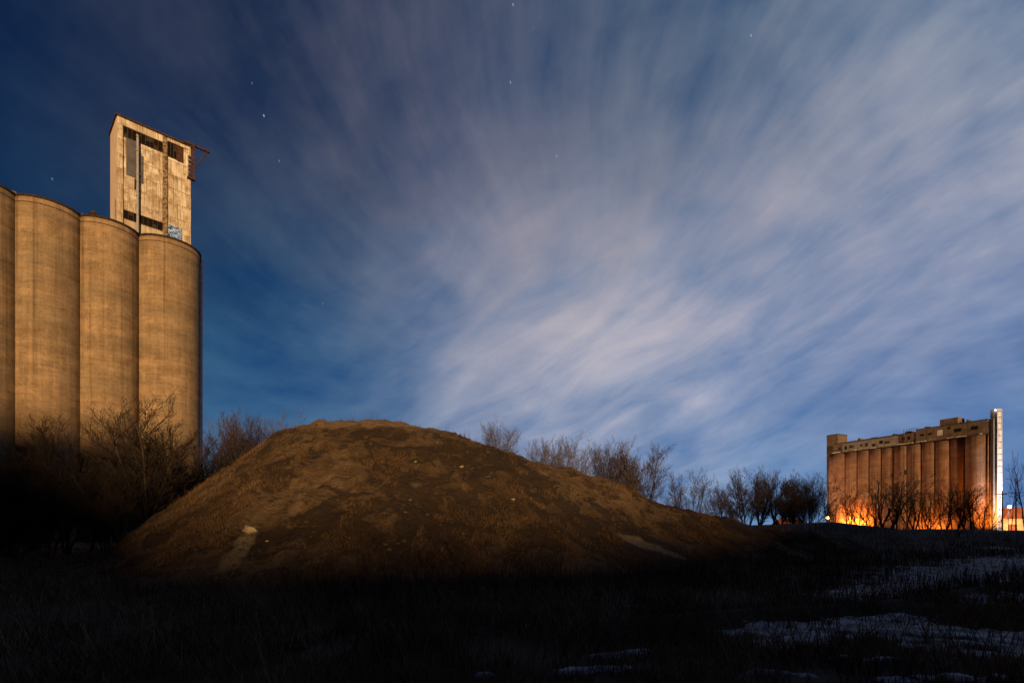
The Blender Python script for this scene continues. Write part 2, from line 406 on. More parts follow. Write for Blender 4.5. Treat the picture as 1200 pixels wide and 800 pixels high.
def ground_h(x, y, micro=True):
    x = np.asarray(x, float); y = np.asarray(y, float)
    h = 26 * 0 + crest(x) * np.exp(-((y + 48) / 9.5) ** 2)
    # low bank running away to the right behind the open ground
    yc = 47 + .10 * x
    bank = np.interp(x, [-2, 14, 20, 25.5, 28.5, 31.5, 34, 40, 60, 90, 200], [0, 1.65, 1.98, 2.2, 2.32, 2.02, 1.66, 1.70, 1.45, 1.4, 0])
    side = np.where(y < yc, 12.0, 16.0)
    h = h + bank * np.exp(-((y - yc) / side) ** 2)
    h = h + np.interp(x, [-60, -25], [1, 0]) * .8 * np.exp(-((y - 40) / 14) ** 2)
    if micro:
        fade = np.exp(-np.maximum(y - 70, 0) / 60)
        far = np.clip((y - 4) / 20, .25, 1)
        h = h + fade * far * (.55 * fbm(x * .18, y * .18, 3) + .22 * fbm(x * .9 + 5, y * .9, 3)) * np.where(bank > .5, .55, 1)
        h = h + fade * .06 * fbm(x * 4, y * 4, 3)
        d, _ = seg_dist(x, y, LEDGE); wob = 1 + 1.2 * fbm(x * 1.3, y * 1.3, 3)
        h = h + .25 * np.exp(-(d / (.36 * wob)) ** 2)
        d, _ = seg_dist(x, y, LEDGE2); h = h + .23 * np.exp(-(d / .42) ** 4)
    return h
def axis(dense_lo, dense_hi, step, lo, hi, g=1.13):
    a = list(np.arange(dense_lo, dense_hi, step)); s = step; v = a[-1]
    while v < hi: s *= g; v += s; a.append(v)
    s = step; v = a[0]
    while v > lo: s *= g; v -= s; a.insert(0, v)
    return np.array(a)
def grid_mesh(name, xs, ys, fn, material, keep=None):
    X, Y = np.meshgrid(xs, ys); Z = fn(X, Y); nx = len(xs)
    V = np.stack([X.ravel(), Y.ravel(), Z.ravel()], 1)
    i = np.arange(len(ys) - 1)[:, None] * nx + np.arange(nx - 1)[None]; i = i.ravel()
    Fc = np.stack([i, i + 1, i + nx + 1, i + nx], 1)
    if keep is not None:
        kv = keep(X, Y).ravel(); Fc = Fc[kv[Fc].any(1)]
        used = np.unique(Fc); mp = np.zeros(len(V), int); mp[used] = np.arange(len(used)); V = V[used]; Fc = mp[Fc]
    return link(name, np_mesh(name, V, Fc, material))
g = grid_mesh('ground', axis(-30, 34, .22, -4000, 4000), axis(3, 60, .2, -150, 6000), ground_h, M['ground'])
tag(g, kind='structure')

# ---- the mound
RIDGE = [(-12.4, 31.0), (-10.6, 31.0), (-7.6, 31.0), (-4.8, 31.0), (-2.0, 31.2), (2.0, 31.6), (5.0, 32), (8.6, 32.4), (12.2, 33), (15.5, 34.0), (21, 35)]
RPY = [502, 493, 491, 501.5, 516, 543.5, 562.5, 587, 605, 617, 632]
def ridge_h():
    L = 0; S = []; H = []
    for k, (x, y) in enumerate(RIDGE):
        if k: L += math.hypot(x - RIDGE[k-1][0], y - RIDGE[k-1][1])
        S.append(L); H.append(EYE + (HOR - RPY[k]) / F * y)
    return S, H
RS, RH = ridge_h()
def mound_h(x, y, micro=True):
    x = np.asarray(x, float); y = np.asarray(y, float)
    n0 = fbm(x * .22 + 3, y * .22, 3)
    best = np.full(x.shape, -9.0)
    for k in range(41):
        s = RS[-1] * k / 40
        cx = np.interp(s, RS, [p[0] for p in RIDGE]); cy = np.interp(s, RS, [p[1] for p in RIDGE]); H = np.interp(s, RS, RH)
        dx = x - cx; dy = y - cy
        d = np.hypot(dx, dy)
        fr = np.clip(-dy / (d + 1e-6), -1, 1); lf = np.clip(-dx / (d + 1e-6), 0, 1)
        slope = .70 + .33 * lf - .06 * fr * (H / 8)
        v = H - slope * (np.sqrt(d * d + .8) - .894) + .17
        best = np.maximum(best, v)
    foot = best + .5 * n0 * np.clip(best / 3, 0, 1)
    if micro:
        w = np.clip(best / 2 + .3, 0, 1) * np.interp(best, [5.2, 6.8], [1, .5])
        gul = fbm(x * .9 + .25 * y, y * .22, 4)
        foot = foot + w * (.50 * fbm(x * .55, y * .55, 4) + .36 * gul + .30 * fbm(x * 1.9, y * 1.9, 4) + .10 * (np.abs(fbm(x * 5.5 + 3, y * 5.5, 2))))
    # soft talus at the foot
    k = .7
    return np.where(foot > 6 * k, foot, k * np.log1p(np.exp(np.clip(foot / k, -20, 20)))) - .18
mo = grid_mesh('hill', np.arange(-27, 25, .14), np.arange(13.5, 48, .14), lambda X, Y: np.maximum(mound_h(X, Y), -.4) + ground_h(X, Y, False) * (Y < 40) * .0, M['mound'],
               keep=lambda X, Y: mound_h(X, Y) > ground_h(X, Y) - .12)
tag(mo, kind='structure')
def surf_h(x, y): return np.maximum(ground_h(x, y), mound_h(x, y))

# ---- snow and thin ice
def snow_field(x, y):
    f_ = np.full(np.shape(x), -1.0)
    def strip(px, w, s=1.0):
        nonlocal f_
        d, _ = seg_dist(x, y, px); f_ = np.maximum(f_, s * (1 - (d / w)))
    strip([gp(975, 699), gp(1085, 687), gp(1150, 673), gp(1190, 663)], 1.15)
    strip([gp(1085, 681), gp(1185, 661), gp(1290, 655)], 2.6)
    strip([gp(905, 743), gp(1030, 735), gp(1110, 742), gp(1230, 752)], 1.0, 1.15)
    strip([gp(1060, 750), gp(1240, 766)], .45)
    strip([gp(990, 730), gp(1060, 725)], .55)
    strip([gp(1140, 706), gp(1210, 700), gp(1300, 697)], .9)
    strip([gp(1065, 756), gp(1100, 762)], .20, .8); strip([gp(1140, 766), gp(1250, 772)], .32)
    strip([gp(985, 771), gp(1060, 778)], .16, .8); strip([gp(880, 786), gp(945, 792)], .15, .8)
    strip([gp(690, 766), gp(752, 760)], .13, .8); strip([gp(655, 786), gp(735, 780)], .14, .8); strip([gp(1040, 797), gp(1250, 796)], .22, .9)
    strip([gp(1165, 651), gp(1180, 651)], .9); strip([gp(1015, 668), gp(1020, 668)], .3, .6); strip([gp(735, 711), gp(760, 711)], .10, .5); strip([gp(545, 687), gp(562, 687)], .16, .55)
    strip([gp(95, 691), gp(106, 691)], .14, .5); strip([gp(560, 789), gp(575, 788)], .05, .5)
    return f_ + 1.0 * fbm(x * .9, y * 1.6, 3) + 1.7 * fbm(x * 2.6, y * 5.2, 4)
THR = .24
def snow_z(X, Y):
    d, _ = seg_dist(X, Y, LEDGE); d2, _ = seg_dist(X, Y, LEDGE2)
    fl = snow_field(X, Y) - 1.5 * np.exp(-(d / .30) ** 2) - 1.5 * np.exp(-(d2 / .34) ** 2)
    return ground_h(X, Y) + np.clip((fl - THR) * .11, -.05, .045)
sn = grid_mesh('snow', np.arange(-18, 34, .055), np.arange(5, 8, .04).tolist() + np.arange(8, 13, .055).tolist() + np.arange(13, 38, .10).tolist(), snow_z, M['snow'],
               keep=lambda X, Y: (snow_z(X, Y) > ground_h(X, Y) - .004))
tag(sn, kind='structure')

# ---- dead grass, weeds (nobody could count them)
def blades(name, x, y, z, h, w, lean, material, seed=1):
    rs = np.random.RandomState(seed); n = len(x)
    an = rs.rand(n) * 6.283; ln = rs.rand(n) * 6.283; lw = lean * h * (.3 + rs.rand(n))
    dx = np.cos(an) * w; dy = np.sin(an) * w; tx = np.cos(ln) * lw; ty = np.sin(ln) * lw
    B0 = np.stack([x - dx, y - dy, z - .03], 1); B1 = np.stack([x + dx, y + dy, z - .03], 1)
    M0 = np.stack([x - dx * .7 + tx * .35, y - dy * .7 + ty * .35, z + h * .6], 1); M1 = np.stack([x + dx * .7 + tx * .35, y + dy * .7 + ty * .35, z + h * .6], 1)
    T = np.stack([x + tx, y + ty, z + h], 1)
    V = np.stack([B0, B1, M1, M0, T], 1).reshape(-1, 3); b = np.arange(n) * 5
    Fc = np.concatenate([np.stack([b, b+1, b+2], 1), np.stack([b, b+2, b+3], 1), np.stack([b+3, b+2, b+4], 1)])
    o = link(name, np_mesh(name, V, Fc, material, False)); return o
rs = np.random.RandomState(5)
def scatter(n, d0, d1, u0, u1, power=1.0):
    D = d0 * (d1 / d0) ** (rs.rand(n) ** power); U = u0 + (u1 - u0) * rs.rand(n); return U * D, D
x, y = scatter(90000, 4.6, 46, -1.1, 1.1)
cl = fbm(x * .8, y * .8, 3) + .5 * fbm(x * 3, y * 3, 2)
ok = (mound_h(x, y, False) < .25) & (cl > -.12) & ((snow_field(x, y) < .25) | (rs.rand(len(x)) < .10)); x, y, cl = x[ok], y[ok], cl[ok]
tag(blades('grass', x, y, ground_h(x, y), (.10 + .28 * rs.rand(len(x)) + .5 * np.clip(cl, 0, .5)) * np.clip(y / 12, .45, 1), .0035 + .00035 * y, .8, M['grass'], 2), 'dead grass', 'grass', kind='stuff')
# tall reddish weeds along the foot of the mound and on the right
x, y = scatter(17000, 11, 34, -.42, .95)
cl = fbm(x * .35 + 9, y * .35, 3) + .6 * fbm(x * 2, y * 2, 2)
inband = (y > 13.2 + 2 * np.sin(x * .5)) & (cl > -.05) & (snow_field(x, y) < .45) & (mound_h(x, y, False) < .6)
x, y = x[inband], y[inband]
tag(blades('tall_weeds', x, y, surf_h(x, y), .25 + .7 * rs.rand(len(x)) ** 1.8, .004 + .00022 * y, .35, M['weed'], 3), 'tall reddish weeds', 'weeds', kind='stuff')
x, y = scatter(2600, 6, 20, -1.05, 1.0)
tag(blades('bent_stalks', x, y, ground_h(x, y), .45 + .6 * rs.rand(len(x)), .004 + .0002 * y, 1.0, M['grass'], 12), 'bent dead stalks', 'weeds', kind='stuff')
# mound grass: short tussocks, sparser on the bare crown
n = 260000
x = rs.uniform(-24, 20, n); y = rs.uniform(15, 34, n); hm = mound_h(x, y, False)
cl = fbm(x * .5 + 31, y * .35, 4) + .7 * fbm(x * 2.3, y * 2.3, 2)
ok = (hm > .15) & (cl > .03) & ((hm < 6.6) | (rs.rand(n) < .22)); x, y = x[ok], y[ok]
tag(blades('mound_grass', x, y, mound_h(x, y), .06 + .20 * rs.rand(len(x)) ** 2, .007, 1.1, M['moundgrass'], 4), 'dead grass on the mound', 'grass', kind='stuff')
# a sparse fringe of upright stalks on the skyline
k = 420; t = rs.rand(k); xr = np.interp(t * RS[-1] * .75 + .0, RS, [p[0] for p in RIDGE]); yr = np.interp(t * RS[-1] * .75, RS, [p[1] for p in RIDGE]) + rs.normal(0, .5, k)
cc = fbm(xr * 1.3, xr * 0 + 4, 3); o_ = cc > .02; xr, yr = xr[o_], yr[o_]
tag(blades('mound_stalks', xr, yr, mound_h(xr, yr), .18 + .55 * rs.rand(len(xr)) ** 2, .006, .3, M['weed'], 6), 'upright stalks on the mound', 'weeds', kind='stuff')

# ---- rubble on the mound (uncountable small clods)
def rock_geo(seed, sx, sy, sz, sub=2):
    import bmesh
    bm = bmesh.new(); bmesh.ops.create_icosphere(bm, subdivisions=sub, radius=1)
    for v in bm.verts:
        nrm = v.co.normalized(); f_ = 1 + .45 * mnoise.noise(nrm * 1.6 + Vector((seed * 7.1, seed, 0))) + .18 * mnoise.noise(nrm * 4 + Vector((0, seed * 3.3, 0)))
        v.co = Vector((nrm.x * f_ * sx, nrm.y * f_ * sy, nrm.z * f_ * sz))
    return bm
import bmesh
V = []; Fc = []; rb = rock_geo(1, 1, 1, .7, 1); rv = np.array([v.co[:] for v in rb.verts]); rf = np.array([[v.index for v in f_.verts] for f_ in rb.faces])
n = 2000
x = rs.uniform(-22, 17, n); y = rs.uniform(16.5, 31.5, n); hm = mound_h(x, y, False); ok = hm > .2; x, y = x[ok], y[ok]; z = mound_h(x, y)
for i in range(len(x)):
    s = .018 + .07 * rs.rand() ** 3; a = rs.rand() * 6.28; ca, sa = math.cos(a), math.sin(a)
    p = rv * (s * (1 + rs.rand(3) * .8)); p = np.stack([p[:, 0]*ca - p[:, 1]*sa, p[:, 0]*sa + p[:, 1]*ca, p[:, 2]], 1) + (x[i], y[i], z[i])
    Fc.append(rf + len(V) * len(rv)); V.append(p)
o = link('rubble', np_mesh('rubble', np.concatenate(V), np.concatenate(Fc), M['rubble'], False)); tag(o, 'clods', 'rubble', kind='stuff')
def on_mound(px, py):
    u = (px - 600) / F; w = (HOR - py) / F
    for D in np.arange(14, 40, .04):
        if float(mound_h(np.array([u * D]), np.array([D]))[0]) >= EYE + w * D: return u * D, D, EYE + w * D
    return u * 30, 30, EYE
def rock(px, py, s, label, seed, m='boulder', mounded=True):
    if mounded: x_, y_, z_ = on_mound(px, py)
    else:
        x_, y_ = gp(px, py); z_ = float(ground_h(np.array([x_]), np.array([y_]))[0])
    bm = rock_geo(seed, s * 1.1, s * .9, s * .8); me = bpy.data.meshes.new('boulder'); bm.to_mesh(me); me.materials.append(M[m])
    o = link('boulder', me, None, (x_, y_ + s * .25, z_)); return tag(o, label, 'boulder')
rock(292, 622, .24, 'large pale boulder on the lower left slope of the mound', 3)
rock(541, 547, .10, 'small pale stone high on the mound right of its dark hollow', 5)
rock(487, 541, .07, 'tiny pale stone in the dark hollow below the mound crest', 6)
rock(601, 585, .08, 'small pale stone on the middle of the right slope', 8)
rock(313, 634, .06, 'tiny pale stone just right of the large pale boulder', 9)
rock(345, 762, .16, 'dull stone lying in the dark foreground grass on the left', 11, 'rubble', False)
rock(150, 662, .13, 'dark clod near the left foot of the mound', 12, 'rubble')

# ------------------------------------------------------------------ left grain elevator
D1 = Vector((.7125, .7016, 0)); N1 = Vector((-.7016, .7125, 0)); M1 = Vector((-56.92, 72, 0))
S1 = 6.35; H1 = 43.2
elv = empty('grain_elevator', tuple(M1), math.atan2(D1.y, D1.x))      # local x runs along the row, local y away from the viewer
tag(elv, 'huge tan concrete grain elevator with a tall pale headhouse, at left edge', 'grain elevator')
def silo_mesh(r, h, material, n=72, rings=24):
    return MB().cyl(0, 0, -.5, h, r, None, n, rings).mesh('silo', material, True)
def rim_mesh(r, material):
    b = MB(); b.cyl(0, 0, 0, .26, r + .13, None, 72); return b.mesh('rim', material)
RS1 = 3.9; SB = 2.26        # the silos overlap: a shallow scalloped front
sm_ = silo_mesh(RS1, H1 - .3, M['silo']); rm_ = rim_mesh(RS1, M['rim']); jm_ = MB().cyl(0, 0, 0, .10, RS1 + .02, None, 72).mesh('joint', M['rust'])
for me in (sm_,):
    for p in me.polygons:
        if len(p.vertices) > 4: p.use_smooth = False
for i in range(-3, 1):
    s_ = link('silo', sm_, elv, ((i + .5) * S1, SB, 0)); r1 = link('rim', rm_, s_, (0, 0, H1 - .3 + .004 * (i % 2)))
    link('joint', jm_, s_, (0, 0, H1 - 1.02 + .003 * (i % 2)))
RB = 4.3; cx = 10.4
s_ = link('silo', silo_mesh(RB, H1 - .3, M['silo']), elv, (cx, SB, 0)); link('rim', rim_mesh(RB, M['rim']), s_, (0, 0, H1 - .296)); link('joint', MB().cyl(0, 0, 0, .10, RB + .02, None, 72).mesh('joint', M['rust']), s_, (0, 0, H1 - 1.0))
MB().box(-3 * S1, S1 + 2 * RB - 1.2, 2.4, 15, -.5, H1 - .35).build('rear_wall', M['silo'], elv)
MB().box(-3 * S1, S1 + 2 * RB - 3, 1.2, 14.6, H1 - .35, H1 + .12).build('roof', M['rimlight'], elv)
# dark conduit down the right limb
ang = R(18)
MB().cyl(cx + math.cos(ang) * (RB + .16), SB + math.sin(-ang) * (RB + .16), 0, H1 - .6, .14, None, 8).build('conduit', M['rim'], elv)
# rooftop vent beside the headhouse
vb = MB(); vb.cyl(1.6, 1.2, H1 + .1, H1 + 1.0, .42, .42, 16); vb.cyl(1.6, 1.2, H1 + 1.0, H1 + 1.55, .58, .20, 16)
vb.build('vent', M['rust'], elv)
# headhouse
X0, X1, ZT, DEP = 3.97, 12.95, 58.6, 5.2
hh = MB().box(X0 + .02, X1, .22, DEP, H1 - .3, ZT - .25).build('headhouse', M['head'], elv)
def hx(u): return X0 + (X1 - X0) * u
def hz(d): return ZT - d
MB().box(X0 - .004, X0 + .016, .45, DEP - .02, H1, ZT - .28).build('side_cladding', M['headplain'], hh)
for u0, u1 in ((0, .075), (.605, .665), (.955, 1.0)):
    MB().box(hx(u0) + (.018 if u0 == 0 else 0), hx(u1), 0.0, .217, H1 - .2, ZT - .27).build('pilaster', M['pilaster' if u0 == .605 else 'head'], hh)
MB().box(hx(.075) + .003, hx(.605) - .003, .02, .217, ZT - 1.25, ZT - .27).build('lintel', M['head'], hh)
MB().box(hx(.665) + .003, hx(.955) - .003, .02, .217, ZT - .7, ZT - .27).build('lintel', M['head'], hh)
# uneven siding sheets
rr = random.Random(4)
for col_i, (u0, u1) in enumerate(((.345, .47), (.475, .60), (.08, .30), (.67, .80), (.805, .95))):
    z_ = 2.9 if col_i < 2 else (8.0 if col_i == 2 else 3.1)
    while z_ < 12.6:
        hgt = rr.choice((1.4, 1.9, 2.3, 2.8)); z2 = min(z_ + hgt, 12.62)
        if rr.random() < .8: MB().box(hx(u0) + rr.random() * .04, hx(u1) - rr.random() * .04, .16 + rr.random() * .05, .215, hz(z2) + .03, hz(z_)).build('siding', M['head'], hh)
        z_ = z2
def window(u0, u1, d0, d1, npan, broken):
    w = MB().box(hx(u0), hx(u1), .165, .216, hz(d1), hz(d0)).build('window', M['black'], hh)
    r_ = random.Random(int(d0 * 10)); fr = w
    f_ = MB(); ww = hx(u1) - hx(u0)
    for k in range(npan + 1):
        x_ = hx(u0) + ww * k / npan; f_.box(x_ - .035, x_ + .035, .10, .163, hz(d1), hz(d0))
    f_.box(hx(u0), hx(u1), .095, .16, hz(d0) - .06, hz(d0) + .002); f_.box(hx(u0), hx(u1), .095, .16, hz(d1) - .002, hz(d1) + .06)
    link('frame', f_.mesh('frame', M['rust']), hh)
    for k in range(npan):
        p_ = MB()
        if r_.random() > broken:
            x_ = hx(u0) + ww * k / npan
            dd = (d1 - d0); a0 = r_.choice((0, .5)) ; p_.box(x_ + .05, x_ + ww / npan - .05, .14, .160, hz(d0 + dd * (a0 + .5)) + .05, hz(d0 + dd * a0) - .05); link('pane', p_.mesh('pane', M['pane']), hh)

window(.08, .60, 1.27, 2.65, 9, .45)
window(.67, .80, .72, 2.85, 3, .6)
MB().box(hx(.808), hx(.895), .12, .214, hz(2.95), hz(.75)).build('rusty_shutter', M['rust'], hh)
window(.08, .60, 12.75, 13.95, 8, .4)
MB().box(hx(.12), hx(.265), .10, .216, hz(7.75), hz(2.70)).build('grey_panel', M['greypanel'], hh)
MB().box(hx(.268), hx(.34), .11, .214, hz(8.2), hz(4.35)).build('grey_panel', M['greypanel'], hh)
MB().box(hx(.675), hx(.87), .12, .216, hz(15.2), hz(12.7)).build('painted_door', M['spray'], hh)
MB().box(X0 - .012, X0 - .006, .5, 1.5, H1 + .1, H1 + 4.2).build('side_paint', M['tagpaint'], hh)
rf_ = MB().box(X0 - .18, X1 + .15, -.16, DEP + .2, ZT - .25, ZT).build('roof', M['rust'], elv)
rf_['label'] = 'rusty roof edge of the headhouse'
pp = MB(); px_ = hx(.262); pp.tube([(px_, -.18, H1 - .1), (px_, -.18, hz(2.2))], .17, 10); pp.tube([(px_, -.18, hz(2.2)), (px_, -.14, hz(1.95)), (px_, .12, hz(1.75))], .17, 10)
for q_ in (4, 7.2, 10.2): pp.tube([(px_, -.18, hz(q_)), (px_, -.18, hz(q_ + .14))], .22, 10)
pp.build('pipe', M['pipe'], elv)
MB().tube([(px_ - .28, -.05, hz(8.0)), (px_ - .30, -.05, hz(9.4))], .10, 8).build('pipe_stain_box', M['rust'], elv).name = 'junction_box'
# hoist bracket at the upper right corner
hb = MB()
hb.box(X1 + .16, X1 + .42, -.35, -.05, hz(4.9), hz(.05)); hb.box(X1 - 1.0, X1 + 2.5, -.36, -.06, hz(.04), hz(-.22))
hb.tube([(X1 + .32, -.2, hz(3.4)), (X1 + 2.1, -.2, hz(.08))], .10, 6)
hb.box(X1 - .5, X1 + .5, -.4, .1, hz(5.1), hz(4.8))
hb.tube([(X1 + 1.4, -.2, hz(.3)), (X1 + 3.6, -.35, hz(1.1))], .035, 5)
hb.build('hoist_bracket', M['rust'], elv)
hp = MB()
for q_ in range(5): hp.box(X1 - .35, X1 - .05, -.08 - .01 * q_, -.004, hz(2.1 + q_ * .62), hz(1.6 + q_ * .62))
hp.build('rusty_plate', M['rust'], elv)
# rooftop scraps near the silo rims
rs2 = random.Random(9); sc = MB()
for k in range(16):
    xx = -8 + rs2.random() * 10.5; MB().box(xx, xx + .2 + rs2.random() * .5, .2, .6, H1, H1 + .14 + rs2.random() * .25).build('debris', M['rimlight'], elv)

# ------------------------------------------------------------------ far grain elevator
E2 = Vector((-.441, .897, 0)).normalized()
P2 = Vector((.877 * 220, 220, 0)); H2 = 40.2
far = empty('grain_elevator', tuple(P2), math.atan2(E2.y, E2.x))      # local x: away along the row; local y: toward the viewer
tag(far, 'distant long brown grain elevator with eleven silos, right side of the horizon', 'grain elevator')
EDGE = [1131, 1113.5, 1096, 1080, 1063.5, 1048, 1033.5, 1019, 1005, 991, 973]      # the joints of the photographed row, as bearings
def along(px):
    k_ = (px - 600) / F; return (k_ * P2.y - P2.x) / (E2.x - k_ * E2.y)
ts = [.6] + [along(p_) for p_ in EDGE]
SP = (ts[-1] - ts[0]) / 11
for i in range(11):
    w_ = ts[i + 1] - ts[i]; rr_ = w_ * (.86 if i else .56); fb = -math.sqrt(rr_ ** 2 - (w_ / 2) ** 2)
    s_ = link('silo', silo_mesh(rr_, H2 - .4, M['farsilo'], 48, 8), far, (ts[i] + w_ / 2, fb, 0))
    link('rim', MB().cyl(0, 0, 0, .4, rr_ + .12, None, 48).mesh('rim', M['rim']), s_, (0, 0, H2 - .42 + .005 * (i % 2)))
MB().box(1.4, ts[-1] - .2, -5.5, -2.8, -.5, H2 - .45).build('rear_wall', M['farsilo'], far)
LT = ts[-1]
MB().box(.6, 26.5, -5, 1.6, H2 + .02, 45.9).build('gallery', M['gallery'], far)
ga = MB().box(26.52, LT - 2.5, -5, 1.3, H2 + .02, 44.9).build('gallery', M['gallery'], far)
MB().box(34, 60, 1.303, 1.42, H2 + .25, 44.4).build('grey_cladding', M['gallerygrey'], far)
MB().box(0, LT + .4, -8.2, 1.85, 45.903, 46.15).build('roof', M['rim'], far) if False else None
MB().box(.4, 26.7, -5.2, 1.8, 45.903, 46.15).build('roof', M['rim'], far)
MB().box(26.72, LT - 2.6, -5.2, 1.5, 44.903, 45.15).build('roof', M['rim'], far)
MB().box(11.0, 17.6, -4.5, .8, 46.152, 48.9).build('penthouse', M['gallery'], far)
tw = MB().box(LT - 2.4, LT + 3.4, -10, -2.2, -.5, 50.2).build('end_tower', M['gallery'], far)
MB().box(LT - 2.5, LT + 3.5, -10.1, -2.1, 50.203, 50.55).build('roof', M['rim'], far)
rr = random.Random(12)
def fwin(x0, w, z0, h, yy=1.6, m='black'):
    fw = MB().box(x0, x0 + w, yy + .003, yy + .05, z0, z0 + h).build('window', M[m], far)
    MB().box(x0 - .1, x0 + w + .1, yy + .004, yy + .16, z0 - .18, z0 - .003).build('sill', M['gallery'], fw)
fwin(3.6, 2.4, 42.5, 1.5); fwin(9.4, 2.6, 42.5, 1.5); fwin(13.4, .9, 44.2, 1.0); fwin(16.2, 2.0, 42.0, 2.4, m='white')
for x_ in (20.3, 23.4): fwin(x_, 1.3, 42.8, .9)
for x_ in (29, 31.2): fwin(x_, 1.1, 42.2, 1.3, 1.3)
for x_, w_, h_ in ((37.5, 2.4, .9), (40.6, 1.6, 1.4), (44.0, 1.5, 1.0), (47.5, 1.2, 1.6), (50.2, 1.0, 1.0), (54.4, 2.0, 1.2), (57.6, 1.2, 1.5)):
    fwin(x_, w_, 41.3 + rr.random() * 1.0, h_, 1.42, 'black' if rr.random() < .6 else 'pane')
for x_, w_ in ((60.6, 1.5),): fwin(x_, w_, 41.6, 1.4, 1.3, 'pane')
wb = MB()
for k in range(24):
    x_ = 1 + rr.random() * (LT - 4); ln = .8 + rr.random() * 2.2; MB().box(x_, x_ + ln, 1.86, 2.1, H2 + .05, H2 + .2 + rr.random() * .25).build('debris', M['stake'], far)
# conduits down the face
for x_, zt in ((31.3, 47), (30.1, 46.2)):
    MB().cyl(x_, 1.9, 0, zt, .13, None, 6).build('conduit', M['rim'], far)
MB().box(29.6, 31.2, 1.7, 2.3, 26.5, 28.5).build('junction_box', M['rim'], far)
for x_, w_, h_ in ((29.5, 2.2, .9), (36, 1.2, .7), (44, 3.0, .45), (52, 1.0, 1.1), (22.5, 1.4, .8), (7.5, .8, 1.1)):
    zz = 46.153 if x_ < 26 else 45.153
    MB().box(x_, x_ + w_, -2, .2, zz, zz + h_).build('roof_vent', M['gallery'], far)
rl = MB()
for k in range(6): rl.cyl(26.0 + k * .9, .8, 44.9 if k else 45.9, 47.0, .06, None, 5)
rl.tube([(26, .8, 46.9), (30.5, .8, 47.0)], .07, 5); rl.tube([(26, .8, 46.2), (30.5, .8, 46.2)], .05, 5)
rl.build('railing', M['rust'], far)
# white leg tower at the near right end
wx, wy = 1.0, 0
wtow = empty('conveyor_tower', (0, 0, 0))
wpos = Vector(((1166.9 - 600) / F * 219, 219, 0)); wtow.location = wpos; wtow.rotation_euler = (0, 0, R(14))
tag(wtow, 'tall slender white tower lit from below, at the right end of the distant elevator', 'tower')
MB().box(-1.0, 1.35, -1.3, 1.3, 0, 49.8).build('casing', M['white'], wtow)
for k in range(20): MB().box(-.88, 1.33, -1.40, -1.303, 2.2 + k * 2.45, 2.34 + k * 2.45).build('girt', M['rust'], wtow)
MB().box(-1.2, -.9, -1.42, -1.303, 0, 49.4).box(1.2, 1.42, -1.44, -1.303, 0, 49.4).build('corner_post', M['white'], wtow)
ld = MB(); ld.box(-2.25, -2.17, -.8, -.7, 0, 48.9); ld.box(-1.85, -1.75, -.8, -.7, 0, 46)
for k in range(60): ld.box(-2.2, -1.85, -.79, -.73, .6 + k * .75, .68 + k * .75)
ld.build('ladder', M['pipe'], wtow)
MB().box(-2.1, -1.4, -.5, .4, 0, 45.5).build('side_duct', M['greypanel'], wtow)
tl = MB().tube([(-1.9, -1.2, 48.9), (-1.9, -1.2, 49.35)], .16, 8).build('beacon', emit('beacon_glass', (1, .98, .95), 16), wtow)
tl['label'] = 'small lit white beacon'

# ------------------------------------------------------------------ lamps the photo shows
ORANGE = (1.0, .29, .035)
def lamp(name, px, py, D, glow, strength, r, label, power, color, pole=True, off=(0, -1.0, 0)):
    x_ = (px - 600) / F * D; z_ = EYE + (HOR - py) / F * D
    e = empty(name, (x_, D, 0)); tag(e, label, 'lamp', None)
    if pole:
        MB().tube([(0, .5, -.5), (0, .5, z_ + .3), (0, .2, z_ + .5), (0, 0, z_ + .35)], [.12, .08, .06, .05], 8).build('pole', M['wood'], e)
    b = MB(); b.tube([(0, 0, z_ - r), (0, 0, z_ - r * .6), (0, 0, z_), (0, 0, z_ + r * .6), (0, 0, z_ + r)], [r * .3, r * .8, r, r * .8, r * .3], 12)
    b.build('globe', emit(name + '_glass', glow, strength), e, smooth=True)
    MB().cyl(0, 0, z_ + r + .01, z_ + r + .2, r * .7, r * .2, 12).build('cap', M['rim'], e)
    if power:
        ldt = bpy.data.lights.new(name, 'POINT'); ldt.energy = power; ldt.color = color; ldt.shadow_soft_size = .4
        lo_ = bpy.data.objects.new(name + '_light', ldt); COL.objects.link(lo_); lo_.parent = e; lo_.location = (off[0], off[1], z_ + off[2])
    return e
lamp('street_lamp', 970, 606.5, 232, (1, .50, .14), 14, .70, 'glowing orange lamp at the left foot of the distant elevator', 16000, ORANGE)
lamp('yard_lamp', 958.2, 613.8, 190, (.55, 1, .95), 3, .25, 'tiny pale green lamp left of the glowing orange lamp', 60, (.6, 1, .9))
lamp('yard_lamp', 1183, 593.5, 214, (1, .97, .9), 12, .62, 'bright white lamp above the red roof at the right edge', 5000, (1, .93, .82))
def flood(name, pos, target, power, color, size, label):
    e = empty(name, tuple(pos)); tag(e, label, 'floodlight', 'floodlights around the distant elevator')
    d = (Vector(target) - Vector(pos)).normalized()
    MB().box(-.3, .3, -.2, .2, 0, .35).build('housing', M['rim'], e)
    ldt = bpy.data.lights.new(name, 'SPOT'); ldt.energy = power; ldt.color = color; ldt.spot_size = R(size); ldt.spot_blend = .9; ldt.shadow_soft_size = .4
    lo_ = bpy.data.objects.new(name + '_light', ldt); COL.objects.link(lo_); lo_.parent = e
    lo_.location = d * .6 + Vector((0, 0, .6)); lo_.rotation_euler = d.to_track_quat('-Z', 'Y').to_euler()
def fpt(x_, y_, z_=0.0):
    return P2 + E2 * x_ + Vector((E2.y * -1, E2.x, 0)) * y_ + Vector((0, 0, z_))
flood('floodlight', fpt(LT + 22, 26, 7.0), fpt(30, 0, 26), 110000, (1, .55, .29), 110, 'tall-mast floodlight beyond the left foot of the distant elevator')
